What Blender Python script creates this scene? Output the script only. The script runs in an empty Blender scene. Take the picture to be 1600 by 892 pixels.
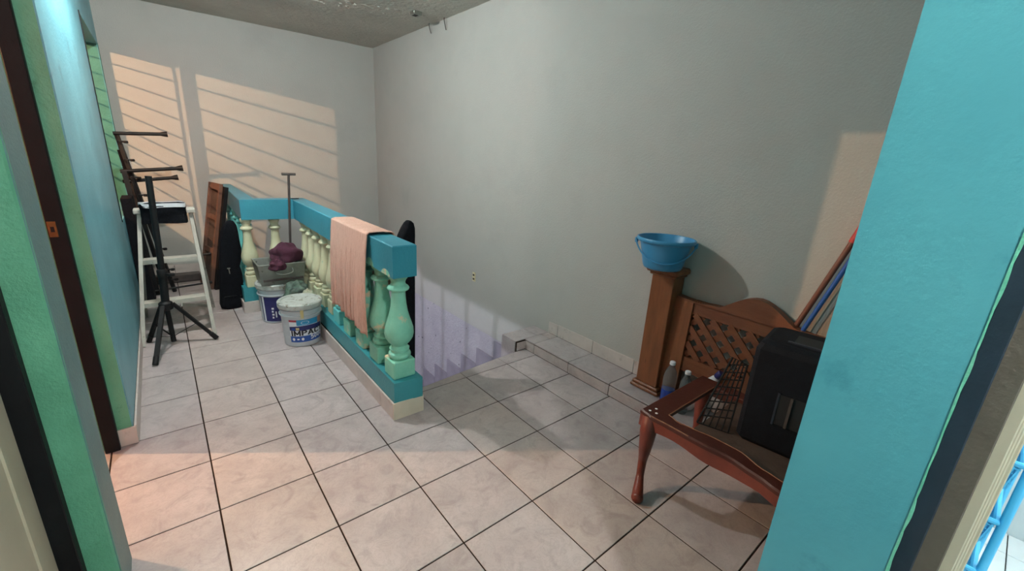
import bpy, bmesh, math, random
from mathutils import Vector, Matrix, noise
random.seed(7)
SC = bpy.context.scene
COL = SC.collection
PI = math.pi

# ------------------------------------------------------------------ camera
cd = bpy.data.cameras.new('camera'); cam = bpy.data.objects.new('camera', cd); COL.objects.link(cam)
cd.sensor_width = 36; cd.lens = 654.9 / 1600 * 36; cd.clip_start = 0.02
cr = Vector((0.77331, -0.63143, 0.05727)); cu = Vector((0.13866, 0.25657, 0.95653)); cf = Vector((0.61868, 0.73175, -0.28596))
cam.matrix_world = Matrix(((cr.x, cu.x, -cf.x, -0.0117), (cr.y, cu.y, -cf.y, -3.1798), (cr.z, cu.z, -cf.z, 1.6036), (0, 0, 0, 1)))
SC.camera = cam
# ------------------------------------------------------------------ world, exposure
w = bpy.data.worlds.new('world'); SC.world = w; w.use_nodes = True
w.node_tree.nodes['Background'].inputs[0].default_value = (0.5, 0.6, 0.8, 1)
w.node_tree.nodes['Background'].inputs[1].default_value = 0.15
SC.view_settings.view_transform = 'Standard'; SC.view_settings.look = 'None'
SC.view_settings.gamma = 1; SC.view_settings.use_curve_mapping = False
SC.view_settings.exposure = 1.35
LAMPS = {  # watts, colour of each real lamp (built as glowing bulbs further down)
    'main': (62, (1.0, 0.975, 0.94)), 'room': (165, (1.0, 0.58, 0.31)),
    'stairs': (60, (0.80, 0.80, 1.0)), 'hall': (62, (1.0, 0.97, 0.93)), 'side': (60, (0.93, 0.97, 1.0))}

# ------------------------------------------------------------------ materials
def lin(c):
    if isinstance(c, str):
        c = tuple(int(c[i:i+2], 16) / 255 for i in (0, 2, 4))
    return tuple(x / 12.92 if x <= .04045 else ((x + .055) / 1.055) ** 2.4 for x in c) + (1,)
def mat(name, c1, c2=None, rough=.6, scale=6, bump=0, bscale=60, metal=0, spec=.5, detail=5, c3=None, thr=.62, thrw=.05, s3=12, coord='pos', trans=0, emit=None, stretch=None, bdist=.01, coat=0):
    m = bpy.data.materials.new(name); m.use_nodes = True; nt = m.node_tree; N = nt.nodes; L = nt.links
    b = N['Principled BSDF']; b.inputs['Roughness'].default_value = rough; b.inputs['Metallic'].default_value = metal
    b.inputs['Specular IOR Level'].default_value = spec; b.inputs['Transmission Weight'].default_value = trans
    b.inputs['Coat Weight'].default_value = coat
    b.inputs['Base Color'].default_value = lin(c1)
    if emit: b.inputs['Emission Color'].default_value = emit[0] + (1,) if len(emit[0]) == 3 else emit[0]; b.inputs['Emission Strength'].default_value = emit[1]
    if coord == 'pos':
        g = N.new('ShaderNodeNewGeometry'); src = g.outputs['Position']
    else:
        g = N.new('ShaderNodeTexCoord'); src = g.outputs['Object']
    if stretch:
        mp = N.new('ShaderNodeMapping'); mp.inputs['Scale'].default_value = stretch; L.new(src, mp.inputs[0]); src = mp.outputs[0]
    def nz(s, d=detail, r=.55):
        n = N.new('ShaderNodeTexNoise'); n.inputs['Scale'].default_value = s; n.inputs['Detail'].default_value = d; n.inputs['Roughness'].default_value = r
        L.new(src, n.inputs['Vector']); return n.outputs['Fac']
    col = None
    if c2 is not None:
        r = N.new('ShaderNodeValToRGB'); r.color_ramp.elements[0].position = .32; r.color_ramp.elements[1].position = .68
        r.color_ramp.elements[0].color = lin(c1); r.color_ramp.elements[1].color = lin(c2)
        L.new(nz(scale), r.inputs[0]); col = r.outputs[0]
    if c3 is not None:
        r3 = N.new('ShaderNodeValToRGB'); r3.color_ramp.elements[0].position = thr; r3.color_ramp.elements[1].position = thr + thrw
        r3.color_ramp.elements[0].color = (0, 0, 0, 1); r3.color_ramp.elements[1].color = (1, 1, 1, 1)
        L.new(nz(s3, 8, .65), r3.inputs[0])
        mx = N.new('ShaderNodeMix'); mx.data_type = 'RGBA'; L.new(r3.outputs[0], mx.inputs[0])
        if col: L.new(col, mx.inputs[6])
        else: mx.inputs[6].default_value = lin(c1)
        mx.inputs[7].default_value = lin(c3); col = mx.outputs[2]
    if col: L.new(col, b.inputs['Base Color'])
    if bump:
        bp = N.new('ShaderNodeBump'); bp.inputs['Strength'].default_value = bump; bp.inputs['Distance'].default_value = bdist
        L.new(nz(bscale, 4), bp.inputs['Height']); L.new(bp.outputs[0], b.inputs['Normal'])
    return m
M = {}
M['wall'] = mat('grey_plaster', 'acaba5', 'b3b2ac', .8, 1.6, .3, 95, c3='a5a49f', thr=.5, thrw=.3, s3=1.6)
M['ceil'] = mat('rough_ceiling', 'bcb9ae', 'c8c4b8', .9, 3, 1.0, 22, c3='c4c0b6', thr=.63, thrw=.05, s3=5, bdist=.02)
M['flake'] = mat('flaking_paint', 'aaa79c', 'b8b5aa', .9, 9)
M['rough'] = mat('rough_plaster', 'a9a5ae', 'b5b2b8', .9, 5, .8, 45, c3='58555c', thr=.64, thrw=.04, s3=16, bdist=.02)
M['turq'] = mat('turquoise_paint', '4f9aa6', '5aa6b0', .42, 3, .1, 60, c3='458e9a', thr=.62, thrw=.1, s3=5)
M['turqL'] = mat('worn_turquoise_paint', '5f9fae', '6fb0bd', .4, 3, .3, 60, c3='568f9f', thr=.6, thrw=.1, s3=4)
M['green'] = mat('green_paint', '5b9c7c', '6cb08e', .5, 5, .4, 90, c3='539172', thr=.6, thrw=.08, s3=9)
M['greenw'] = mat('window_green_paint', '3f8272', '4a9080', .6, 5, .3, 80)
M['greyteal'] = mat('grey_teal_paint', '5c7f80', '668a8a', .5, 5, .35, 80)
M['edge'] = mat('pale_green_edge', '63b99a', '7ccbad', .5, 20, .5, 60)
M['tile'] = mat('glazed_tile', 'b2aaaa', 'c4bdbc', .3, 5.5, .12, 14, c3='a79c9d', thr=.57, thrw=.12, s3=9, spec=.45)
M['tile_b'] = mat('glazed_tile_warm', 'b0a6a4', 'c2b8b6', .34, 7, .12, 16, c3='a59694', thr=.56, thrw=.12, s3=10, spec=.45)
def tile_mat(name, a, b, c, rough):
    m = mat(name, a, b, rough, 5.5, .1, 14, c3=c, thr=.50, thrw=.22, s3=7, spec=.4)
    nt = m.node_tree; N = nt.nodes; L = nt.links; bs_ = N['Principled BSDF']
    for nd in N:
        if nd.type == 'TEX_NOISE' and abs(nd.inputs['Scale'].default_value-7) < .01: nd.inputs['Distortion'].default_value = 1.6
    src = bs_.inputs['Base Color'].links[0].from_socket
    oi = N.new('ShaderNodeObjectInfo'); mr = N.new('ShaderNodeMapRange'); mr.inputs['To Min'].default_value = .93; mr.inputs['To Max'].default_value = 1.05
    L.new(oi.outputs['Random'], mr.inputs[0]); hs = N.new('ShaderNodeHueSaturation'); L.new(mr.outputs[0], hs.inputs['Value']); L.new(src, hs.inputs['Color']); L.new(hs.outputs[0], bs_.inputs['Base Color'])
    g = N.new('ShaderNodeNewGeometry'); v = N.new('ShaderNodeTexNoise'); v.inputs['Scale'].default_value = 16; v.inputs['Detail'].default_value = 10; v.inputs['Distortion'].default_value = 2.2; v.inputs['Roughness'].default_value = .7
    L.new(g.outputs['Position'], v.inputs[0]); r = N.new('ShaderNodeValToRGB'); e = r.color_ramp.elements; e[0].position = .47; e[0].color = (0, 0, 0, 1); e[1].position = .53; e[1].color = (0, 0, 0, 1); k = e.new(.50); k.color = (1, 1, 1, 1)
    L.new(v.outputs['Fac'], r.inputs[0]); ml = N.new('ShaderNodeMath'); ml.operation = 'MULTIPLY'; ml.inputs[1].default_value = .34; L.new(r.outputs[0], ml.inputs[0])
    mx = N.new('ShaderNodeMix'); mx.data_type = 'RGBA'; L.new(ml.outputs[0], mx.inputs[0]); L.new(hs.outputs[0], mx.inputs[6]); mx.inputs[7].default_value = lin('8b8080'); L.new(mx.outputs[2], bs_.inputs['Base Color'])
    return m
M['tile'] = tile_mat('glazed_tile', 'a79f9f', 'b7afaf', '9a9192', .3); M['tile_b'] = tile_mat('glazed_tile_warm', 'a99e9b', 'b9afab', '9c908d', .33)
M['zoclo'] = mat('skirting_tile', 'b8afa9', 'c6bdb6', .4, 8, .1, 20, c3='a39a92', thr=.6, thrw=.1, s3=14)
M['cream_tile'] = mat('cream_tile', 'cabda8', 'd6cab6', .4, 8, .15, 20, c3='a8a58a', thr=.6, thrw=.1, s3=14)
M['grout'] = mat('dark_grout', '261d1a', '30251f', .95, 20, spec=.1)
M['stile'] = mat('stair_tile', '8a8590', '98939e', .4, 6)
M['teal'] = mat('teal_blue_paint', '307f92', '388b9d', .38, 3, .2, 60, c3='2a7488', thr=.62, thrw=.08, s3=6)
M['teal2'] = mat('teal_green_paint', '2e7f88', '37919a', .4, 3, .25, 60, c3='5c7a78', thr=.64, thrw=.05, s3=11)
M['mint'] = mat('mint_worn_paint', '76bfa6', '86ccb3', .5, 9, .35, 70, c3='d3bd9a', thr=.565, thrw=.06, s3=7)
M['aqua'] = mat('aqua_paint', '5fbab8', '6fc8c4', .5, 9, .3, 70)
M['creamp'] = mat('cream_paint', 'bdbd9c', 'c9c8a8', .5, 9, .3, 70, c3='8fae98', thr=.68, thrw=.04, s3=10)
M['black'] = mat('black_paint', '0d0e10', '121315', .6, 10, .1, 80, spec=.25)
M['navy'] = mat('black_blue_paint', '1d2531', '232b38', .5, 8, .12, 60)
M['brownf'] = mat('brown_raw_frame', '5b5147', '675c51', .7, 9, .3, 60, c3='463d35', thr=.62, thrw=.06, s3=10)
M['cream'] = mat('cream_door_paint', 'bcb29c', 'c6bca6', .5, 4, .08, 40)
M['white'] = mat('white_aluminium', 'a9a69c', 'b6b3a9', .5, 20, .1, 60, c3='8f8d85', thr=.64, thrw=.05, s3=30)
M['rubber'] = mat('matt_black', '0e0f11', '151618', .55, 30, spec=.3)
M['fabric'] = mat('black_fabric', '0b0d11', '12141a', .95, 60, .4, 120, spec=.15)
M['whitec'] = mat('white_cloth', 'cfd2d6', 'dcdfe2', .9, 30)
M['towel'] = mat('peach_towel', 'd0a694', 'dbb3a2', .95, 40, .5, 90, c3='c49a89', thr=.52, thrw=.12, s3=9, stretch=(14, 14, 1.6))
M['wood'] = mat('brown_wood', '6b3f24', '84502f', .42, 3, .2, 30, stretch=(9, 9, 1.2), c3='4a2a18', thr=.64, thrw=.07, s3=3)
M['woodh'] = mat('brown_wood_panel', '693a24', '7a4a2d', .45, 3, .2, 30, stretch=(9, 1.2, 9), c3='4a2818', thr=.66, thrw=.07, s3=3)
M['maho'] = mat('mahogany_varnish', '5f281d', '6f3022', .4, 4, .15, 40, stretch=(4, 4, 4), c3='8c5a3a', thr=.71, thrw=.03, s3=8)
M['mahot'] = mat('dark_mahogany_top', '3c1b15', '48221a', .42, 4, .15, 40, spec=.35, c3='6b4030', thr=.71, thrw=.03, s3=9)
M['raww'] = mat('worn_edge_wood', '8a5f40', '6d4630', .6, 30)
M['olds'] = mat('old_seat_board', '3b2d26', '4a3a31', .8, 8, .4, 50)
M['darkw'] = mat('old_wood', '553a2e', '634536', .75, 3, .2, 30, stretch=(6, 6, 1.5), c3='3b2820', thr=.62, thrw=.08, s3=4)
M['basin'] = mat('blue_plastic', '3a88b4', '4290bc', .35, 3, spec=.5)
M['rack'] = mat('light_blue_plastic', '4fb2e0', '5abce8', .4, 3)
M['pole_b'] = mat('blue_pole', '2a559c', '2f5ea8', .35, 5)
M['pole_r'] = mat('worn_wood_pole', '7d4a3c', '6a4436', .5, 10)
M['red'] = mat('red_grip', 'c23c36', 'b03430', .5, 10)
M['pail'] = mat('white_pail', 'b2babf', 'bfc7ca', .4, 10, c3='9fa6a8', thr=.64, thrw=.06, s3=18)
M['lid'] = mat('stained_lid', 'b9bfbb', 'a9ada6', .45, 30, .3, 60, c3='7c7a6c', thr=.56, thrw=.06, s3=22)
M['navyl'] = mat('navy_label', '20235c', '272a68', .35, 20)
M['blue_l'] = mat('blue_label', '1e4a96', '2656a4', .35, 20)
M['cyan_l'] = mat('cyan_label', '2a8ab8', '3396c2', .35, 20)
M['red_l'] = mat('red_label', 'a33a4a', None, .35)
M['skin_l'] = mat('tan_label', 'b98878', None, .35)
M['white_l'] = mat('white_print', 'dfe3e8', None, .35)
M['black_l'] = mat('black_print', '14151c', None, .35)
M['yell'] = mat('yellow_stain', 'c9b46a', 'c4bd96', .5, 30)
M['maroon'] = mat('maroon_cloth', '3d1829', '4c2135', .95, 12, .5, 200)
M['steel'] = mat('dull_steel', '8d8f88', 'a2a49c', .35, 9, .1, 40, metal=.8, c3='5b5c55', thr=.62, thrw=.06, s3=14)
M['iron'] = mat('rusty_iron', '3d3634', '4a423f', .5, 20, .1, 60)
M['camo'] = mat('green_black_plastic', '5e7464', '20282a', .6, 22, .2, 60)
M['rag'] = mat('pale_rag', 'a7a48e', '8c9484', .95, 22, .5, 90)
M['salmon'] = mat('salmon_wall', 'c26a48', 'cc7552', .7, 3, .2, 60)
M['ivory'] = mat('ivory_plate', 'd3caa0', None, .4)
M['brass'] = mat('old_brass', '8a6a3c', '6e5230', .4, 30, metal=.6)
M['orange'] = mat('orange_door', 'b8502a', 'c25a32', .5, 5)
M['wtile'] = mat('white_floor_tile', 'd6d8d8', 'e0e2e2', .3, 6)
M['bulb'] = None
def glass(name, c, rough=.03):
    m = bpy.data.materials.new(name); m.use_nodes = True; b = m.node_tree.nodes['Principled BSDF']
    b.inputs['Base Color'].default_value = lin(c); b.inputs['Transmission Weight'].default_value = .85; b.inputs['Roughness'].default_value = rough
    b.inputs['IOR'].default_value = 1.2; return m
M['clear'] = glass('clear_bottle_plastic', 'b9c4c8', .12); M['liquid'] = mat('blue_liquid', '1c3f9c', '2448a8', .25, 9)

# ------------------------------------------------------------------ mesh helpers
class MB:
    def __init__(s): s.v = []; s.f = []; s.m = []
    def add(s, vs, fs, mi=0):
        o = len(s.v); s.v += [tuple(v) for v in vs]; s.f += [tuple(i + o for i in f) for f in fs]; s.m += [mi] * len(fs); return s
    def box(s, x0, x1, y0, y1, z0, z1, mi=0, b=0):
        if b:
            # chamfered box: every vertical/horizontal edge cut by b
            pts = []
            for z, e in ((z0, b), (z0 + b, 0), (z1 - b, 0), (z1, b)):
                pts += [(x0 + e + b * (e == 0), y0 + e, z), (x1 - e - b * (e == 0), y0 + e, z), (x1 - e, y0 + e + b * (e == 0), z), (x1 - e, y1 - e - b * (e == 0), z),
                        (x1 - e - b * (e == 0), y1 - e, z), (x0 + e + b * (e == 0), y1 - e, z), (x0 + e, y1 - e - b * (e == 0), z), (x0 + e, y0 + e + b * (e == 0), z)]
            fs = [tuple(range(7, -1, -1)), tuple(range(24, 32))]
            for k in range(3):
                for i in range(8): fs.append((k*8+i, k*8+(i+1) % 8, k*8+8+(i+1) % 8, k*8+8+i))
            return s.add(pts, fs, mi)
        return s.add([(x0, y0, z0), (x1, y0, z0), (x1, y1, z0), (x0, y1, z0), (x0, y0, z1), (x1, y0, z1), (x1, y1, z1), (x0, y1, z1)],
                     [(3, 2, 1, 0), (4, 5, 6, 7), (0, 1, 5, 4), (1, 2, 6, 5), (2, 3, 7, 6), (3, 0, 4, 7)], mi)
    def prism(s, poly, z0, z1, mi=0):
        n = len(poly)
        return s.add([(x, y, z0) for x, y in poly] + [(x, y, z1) for x, y in poly],
                     [tuple(range(n - 1, -1, -1)), tuple(range(n, 2 * n))] + [(i, (i + 1) % n, n + (i + 1) % n, n + i) for i in range(n)], mi)
    def prismv(s, poly, org, U, V, W, mi=0):   # polygon in plane U,V extruded along W
        org, U, V, W = map(Vector, (org, U, V, W)); n = len(poly)
        a = [org + U * p + V * q for p, q in poly]; c = [p + W for p in a]
        return s.add(a + c, [tuple(range(n - 1, -1, -1)), tuple(range(n, 2 * n))] + [(i, (i + 1) % n, n + (i + 1) % n, n + i) for i in range(n)], mi)
    def bar(s, p, q, a, b, up=(0, 0, 1), mi=0):   # rectangular bar p->q, width a (side), b (along up)
        p, q = Vector(p), Vector(q); d = (q - p).normalized(); up = Vector(up); sd = d.cross(up).normalized(); u = sd.cross(d).normalized()
        vs = [e + sd * (i * a / 2) + u * (j * b / 2) for e in (p, q) for i, j in ((-1, -1), (1, -1), (1, 1), (-1, 1))]
        return s.add(vs, [(0, 1, 2, 3), (7, 6, 5, 4), (0, 4, 5, 1), (1, 5, 6, 2), (2, 6, 7, 3), (3, 7, 4, 0)], mi)
    def path(s, pts, rs, n=10, mi=0, cap=True, sq=(1, 1)):   # tube along points
        pts = [Vector(p) for p in pts]
        if not isinstance(rs, (list, tuple)): rs = [rs] * len(pts)
        o = []; side = None
        for i, p in enumerate(pts):
            d = (pts[min(i + 1, len(pts) - 1)] - pts[max(i - 1, 0)]).normalized()
            if side is None: side = d.orthogonal().normalized()
            side = (side - d * side.dot(d)).normalized(); t = d.cross(side)
            for k in range(n):
                a = 2 * PI * k / n; o.append(p + (side * math.cos(a) * sq[0] + t * math.sin(a) * sq[1]) * rs[i])
        fs = [(i*n+k, i*n+(k+1) % n, (i+1)*n+(k+1) % n, (i+1)*n+k) for i in range(len(pts) - 1) for k in range(n)]
        if cap: fs += [tuple(range(n - 1, -1, -1)), tuple(range((len(pts) - 1) * n, len(pts) * n))]
        return s.add(o, fs, mi)
    def lathe(s, prof, c=(0, 0, 0), n=24, mi=0, cap=True, sx=1, sy=1, tilt=None):
        o = []
        for r, z in prof:
            for k in range(n):
                a = 2 * PI * k / n; v = Vector((r * math.cos(a) * sx, r * math.sin(a) * sy, z))
                if tilt: v = tilt @ v
                o.append(v + Vector(c))
        fs = [(i*n+k, i*n+(k+1) % n, (i+1)*n+(k+1) % n, (i+1)*n+k) for i in range(len(prof) - 1) for k in range(n)]
        if cap: fs += [tuple(range(n - 1, -1, -1)), tuple(range((len(prof) - 1) * n, len(prof) * n))]
        return s.add(o, fs, mi)
    def build(s, name, mats, parent=None, smooth=False, kind=None, auto=None):
        me = bpy.data.meshes.new(name); me.from_pydata(s.v, [], s.f)
        if not isinstance(mats, (list, tuple)): mats = [mats]
        for m in mats: me.materials.append(M[m] if isinstance(m, str) else m)
        for i, p in enumerate(me.polygons): p.material_index = s.m[i]
        bm = bmesh.new(); bm.from_mesh(me); bmesh.ops.recalc_face_normals(bm, faces=bm.faces); bm.to_mesh(me); bm.free()
        if smooth:
            me.polygons.foreach_set('use_smooth', [True] * len(me.polygons))
            me.set_sharp_from_angle(angle=math.radians(auto or 40))
        o = bpy.data.objects.new(name, me); COL.objects.link(o)
        if parent:
            o.parent = parent; o.matrix_parent_inverse = parent.matrix_world.inverted() if False else Matrix.Translation(-Vector(parent.location)) if parent.type == 'EMPTY' else Matrix()
        if kind: o['kind'] = kind
        return o
def tag(o, label, cat, group=None):
    o['label'] = label; o['category'] = cat
    if group: o['group'] = group
    return o
def thing(name, label, cat, loc=(0, 0, 0), group=None):
    o = bpy.data.objects.new(name, None); COL.objects.link(o); o.location = loc; o.empty_display_size = .05
    return tag(o, label, cat, group)
def catmull(P, n=6):
    P = [Vector(p) for p in P]; out = []
    for i in range(len(P) - 1):
        a, b, c, d = P[max(i-1, 0)], P[i], P[i+1], P[min(i+2, len(P)-1)]
        for k in range(n):
            t = k / n; out.append(.5 * ((2*b) + (c-a)*t + (2*a-5*b+4*c-d)*t*t + (3*b-a-3*c+d)*t**3))
    out.append(P[-1]); return out

# ------------------------------------------------------------------ setting: floor and its tiles
XL, XR, ZC = -.30, 2.605, 3.01
G = .003
nos = lambda x: -.765 + (x - 1.1) * .1          # edge of the floor over the stairs (slightly skewed)
fl = MB()
fl.box(-4, .62, -5.2, 3.5, -.17, -G).box(.62, 1.12, -5.2, 1.6, -.17, -G)
fl.prism([(1.12, -5.2), (5, -5.2), (5, nos(2.2)), (2.2, nos(2.2)), (1.12, nos(1.12))], -.17, -G)
floor = fl.build('floor', 'grout', kind='structure')
tmesh = {}
def tile_mesh(w, h, m):
    key = (round(w, 3), round(h, 3), m)
    if key not in tmesh:
        e = .0015; t = MB()
        v = [(0, 0, -.02), (w, 0, -.02), (w, h, -.02), (0, h, -.02), (0, 0, -e), (w, 0, -e), (w, h, -e), (0, h, -e), (e, e, 0), (w-e, e, 0), (w-e, h-e, 0), (e, h-e, 0)]
        t.add(v, [(0, 1, 5, 4), (1, 2, 6, 5), (2, 3, 7, 6), (3, 0, 4, 7), (4, 5, 9, 8), (5, 6, 10, 9), (6, 7, 11, 10), (7, 4, 8, 11), (8, 9, 10, 11)])
        me = bpy.data.meshes.new('tile'); me.from_pydata(t.v, [], t.f); me.materials.append(M[m]); tmesh[key] = me
    return tmesh[key]
def put_tile(x0, x1, y0, y1, z=0, m='tile', parent=floor):
    g = .0033
    if x1 - x0 < .02 or y1 - y0 < .02: return
    o = bpy.data.objects.new('tile', tile_mesh(x1-x0-2*g, y1-y0-2*g, m)); o.location = (x0+g, y0+g, z); o.parent = parent; COL.objects.link(o)
S = .4
nstair = 0
for i in range(-3, 6):
    for j in range(-12, 9):
        x0, x1, y0, y1 = i*S, (i+1)*S, j*S, (j+1)*S
        if i == 5: x1 = 2.315
        if i < -1 and (j >= -1 or j < -5): continue
        if i == -1 and j >= -1: x0 = XL
        if i == -1 and j < -4: x0 = XL
        if i == 1 and j >= 4: x1 = .64
        if i == 2:
            if j >= 4: continue
            x1 = 1.12 if j >= -2 else x1
        if i >= 3 and j > -2: continue
        mm = 'tile' if (i * 7 + j * 3) % 3 else 'tile_b'
        if j == -2 and i >= 2:       # row cut along the skewed stair edge
            xa = x0
            if i == 2: put_tile(x0, 1.12, y0, y1, m=mm); xa = 1.122
            g = .0025; xe = x1 if i > 2 else 1.2
            ya, yb = (nos(xa), nos(xe)) if i < 5 else (nos(xa), nos(2.2))
            if i == 2:
                MB().prism([(xa, y0+g), (xe-g, y0+g), (xe-g, yb), (xa, ya)], -.02, 0).build('tile', mm, floor)
            else:
                MB().prism([(xa+g, y0+g), (xe-g, y0+g), (xe-g, yb), (xa+g, ya)], -.02, 0).build('tile', mm, floor)
            continue
        put_tile(x0, x1, y0, y1, m=mm)
# vertical nosing faces under the edge
for k in range(4):
    xa, xb = 1.125 + k*.27, 1.125 + (k+1)*.27
    MB().prism([(xa+.002, nos(xa)), (xb-.002, nos(xb)), (xb-.002, nos(xb)+.008), (xa+.002, nos(xa)+.008)], -.165, -.004).build('tile', 'stile', floor)

# raised tiled step along the right wall, with its own tiles
st = MB(); st.box(2.322, XR, -3.0, -.66, -.003, .088).box(2.208, XR, -.66, -.468, -.2, .088)
step = st.build('trim_1', 'grout', kind='structure')
def slab(poly_box, name, m, parent): return MB().box(*poly_box, b=.0012).build(name, m, parent)
yb = [-.65, -.775, -1.18, -1.585, -1.99, -2.395, -2.8, -3.0]
for a, b in zip(yb[1:], yb[2:]):
    slab((2.314, 2.594, b+.003, a-.003, .086, .096), 'tile', 'tile', step)
for a, b in zip(yb, yb[1:]):
    slab((2.312, 2.324, b+.003, a-.003, .002, .077), 'tile', 'tile_b', step)
slab((2.312, 2.50, -.772, -.655, .085, .096), 'tile', 'tile', step); slab((2.505, 2.594, -.772, -.655, .085, .096), 'tile', 'tile_b', step)
slab((2.200, 2.45, -.65, -.468, .085, .096), 'tile', 'tile', step); slab((2.455, 2.594, -.65, -.468, .085, .096), 'tile', 'tile', step)
slab((2.198, 2.21, -.648, -.468, -.2, .083), 'tile', 'tile', step)
slab((2.214, 2.312, -.664, -.652, .006, .080), 'tile', 'tile_b', step)
# ------------------------------------------------------------------ walls
wr = MB().box(XR, XR+.15, -3.0, 3.6, -.28, ZC).build('wall_right', 'wall', kind='structure')
MB().box(XR+.008, XR+.15, -1, 3.6, -2.6, -.28).build('rough_plaster', 'rough', wr)
wb = MB().prism([(-.5, 3.43), (-.5, 3.6), (2.8, 3.6), (2.8, 3.26)], -2.6, ZC).build('wall_back', 'wall', kind='structure')
ceil = MB()
nx, ny = 60, 80      # slightly uneven plaster ceiling
X0, X1, Y0, Y1 = -4.0, 5.0, -5.2, 3.6
vv = []; 
for j in range(ny+1):
    for i in range(nx+1):
        x = X0+(X1-X0)*i/nx; y = Y0+(Y1-Y0)*j/ny
        vv.append((x, y, ZC + .008*noise.noise(Vector((x*2.2, y*2.2, 0)))))
ff = [(j*(nx+1)+i, j*(nx+1)+i+1, (j+1)*(nx+1)+i+1, (j+1)*(nx+1)+i) for j in range(ny) for i in range(nx)]
ceil.add(vv, ff); ceil.box(X0, X1, Y0, Y1, ZC+.03, ZC+.2)
ceiling = ceil.build('ceiling', 'ceil', kind='structure')
# flaking paint near the wall, a broken junction box hole and two bits of rebar
fk = MB()
for n_ in range(46):
    t = random.random(); cx = .25 + 2.1*t + random.uniform(-.09, .09); cy = 1.95 - .62*t + random.uniform(-.1, .1)+.9*(1-t)*.2
    a0 = random.random()*6; r = random.uniform(.012, .05)
    poly = [(cx + r*random.uniform(.5, 1.3)*math.cos(a0+k*PI/3), cy + .5*r*random.uniform(.5, 1.2)*math.sin(a0+k*PI/3)) for k in range(6)]
    zz = ZC - .012 - random.random()*.01
    fk.add([(x, y, zz - (k % 2)*.01) for k, (x, y) in enumerate(poly)], [tuple(range(6))])
fo = fk.build('flaking_paint', 'flake', ceiling); fo['kind'] = 'stuff'
bx = MB(); bx.box(2.24, 2.33, 1.28, 1.38, ZC-.035, ZC+.0, 0, .004).box(2.255, 2.30, 1.30, 1.36, ZC-.037, ZC-.034, 1)
tag(bx.build('junction_box', ['steel', 'rubber']), 'small broken grey junction box in the ceiling near the right wall', 'junction box')
for k, (y, dz) in enumerate(((1.575, .1), (1.25, .12))):
    tag(MB().path(catmull([(XR-.03, y, ZC+.01), (XR-.035, y-.005, ZC-.03), (XR-.02, y-.02, ZC-dz)]), .005, 6).build('wire_stub', 'iron', smooth=True),
        ['dark wire stub hanging at the top of the right wall, nearer the room corner', 'dark wire stub hanging at the top of the right wall, farther from the room corner'][k], 'wire')
# left wall: turquoise pier, window with bars, near pier, closed door, near wall
T = .16; XB = XL - T
wl = MB(); wl.box(XB, XL, -.40, 1.72, 0, ZC, 0)
wl.box(XB, XL, 1.72, 3.3, 0, .9).box(XB, XL, 1.72, 3.3, 2.5, ZC).box(XB, XL, 3.3, 3.46, 0, ZC).box(-.40, -.36, 2.494, 2.537, .9, 2.5)
wl.box(XB, XL, -1.28, -.40, 2.44, ZC)
wall_left = wl.build('wall_left', 'turqL', kind='structure')
rv = MB(); rv.box(XB, XL-.006, -.404, -.400, 0, 2.44).build('door_reveal', 'green', wall_left)
MB().box(XB, XL-.004, 3.296, 3.3, .9, 2.5).build('window_reveal', 'greenw', wall_left)
MB().box(XL, XL+.002, 3.3, 3.43, .1, 2.52).build('end_strip', 'greenw', wall_left)
def frame_post(x0, x1, y0, y1, z1, name, parent, m='black'): return MB().box(x0, x1, y0, y1, 0, z1, b=.003).build(name, m, parent)
d1 = MB().box(-.424, -.364, -.445, -.405, 0, 2.44, b=.003).box(-.424, -.364, -1.28, -1.265, 0, 2.44, b=.003).box(-.424, -.364, -1.265, -.445, 2.40, 2.44).build('door_1', 'black', kind='structure')
MB().box(-.420, -.392, -.449, -.444, 1.155, 1.225, 0, .001).box(-.412, -.400, -.4515, -.4485, 1.178, 1.202, 1).build('strike_plate', ['brass', 'rubber'], d1)
leafm = MB().box(-1.26, -.47, -1.262, -1.227, .01, 2.38, b=.003).build('door_leaf', 'orange', d1)
win = MB()
win.box(XL-.02, XL+.006, 1.72, 1.735, .9, 2.5)
for y0, y1 in ((1.72, 2.494), (2.537, 3.3)):
    win.box(XB, XB+.015, y0, y0+.012, .9, 2.5).box(XB, XB+.015, y1-.012, y1, .9, 2.5).box(XB, XB+.015, y0, y1, 2.49, 2.5).box(XB, XB+.015, y0, y1, .9, .915)
win1 = win.build('window_1', 'black', kind='structure')
for y0, y1 in ((1.73, 2.49), (2.54, 3.29)):
    for k in range(9):
        z = 2.39 - .145*k
        MB().path([(XB+.02, y0, z), (XB+.02, y1, z)], .0075, 6).build('window_bar', 'black', win1)
# near pier and closed cream door on the left
wp = MB().box(XB, XL, -1.50, -1.28, 0, ZC).box(XB, XL, -5.2, -2.40, 0, ZC).box(XB, XL, -2.40, -1.50, 2.44, ZC).build('wall_left_near', 'greyteal', kind='structure')
MB().prism([(XB, -1.505), (XL-.008, -1.505), (XL+.001, -1.497), (XL, -1.493), (XB, -1.493)], 0, 2.44).build('door_reveal', 'green', wp)
d2 = MB().box(-.456, -.374, -1.55, -1.506, 0, 2.44, b=.003).box(-.456, -.374, -2.40, -2.36, 0, 2.44, b=.003).box(-.456, -.374, -2.36, -1.55, 2.40, 2.44).build('door_2', 'black', kind='structure')
lf = MB().box(-.456, -.42, -2.355, -1.555, .01, 2.395, b=.002)
for a, b in ((.15, 1.0), (1.12, 2.25)):
    lf.box(-.421, -.414, -2.25, -2.22, a, b).box(-.421, -.414, -1.69, -1.66, a, b).box(-.421, -.414, -2.25, -1.66, a, a+.03).box(-.421, -.414, -2.25, -1.66, b-.03, b)
lf.build('door_leaf', 'cream', d2)
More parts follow.
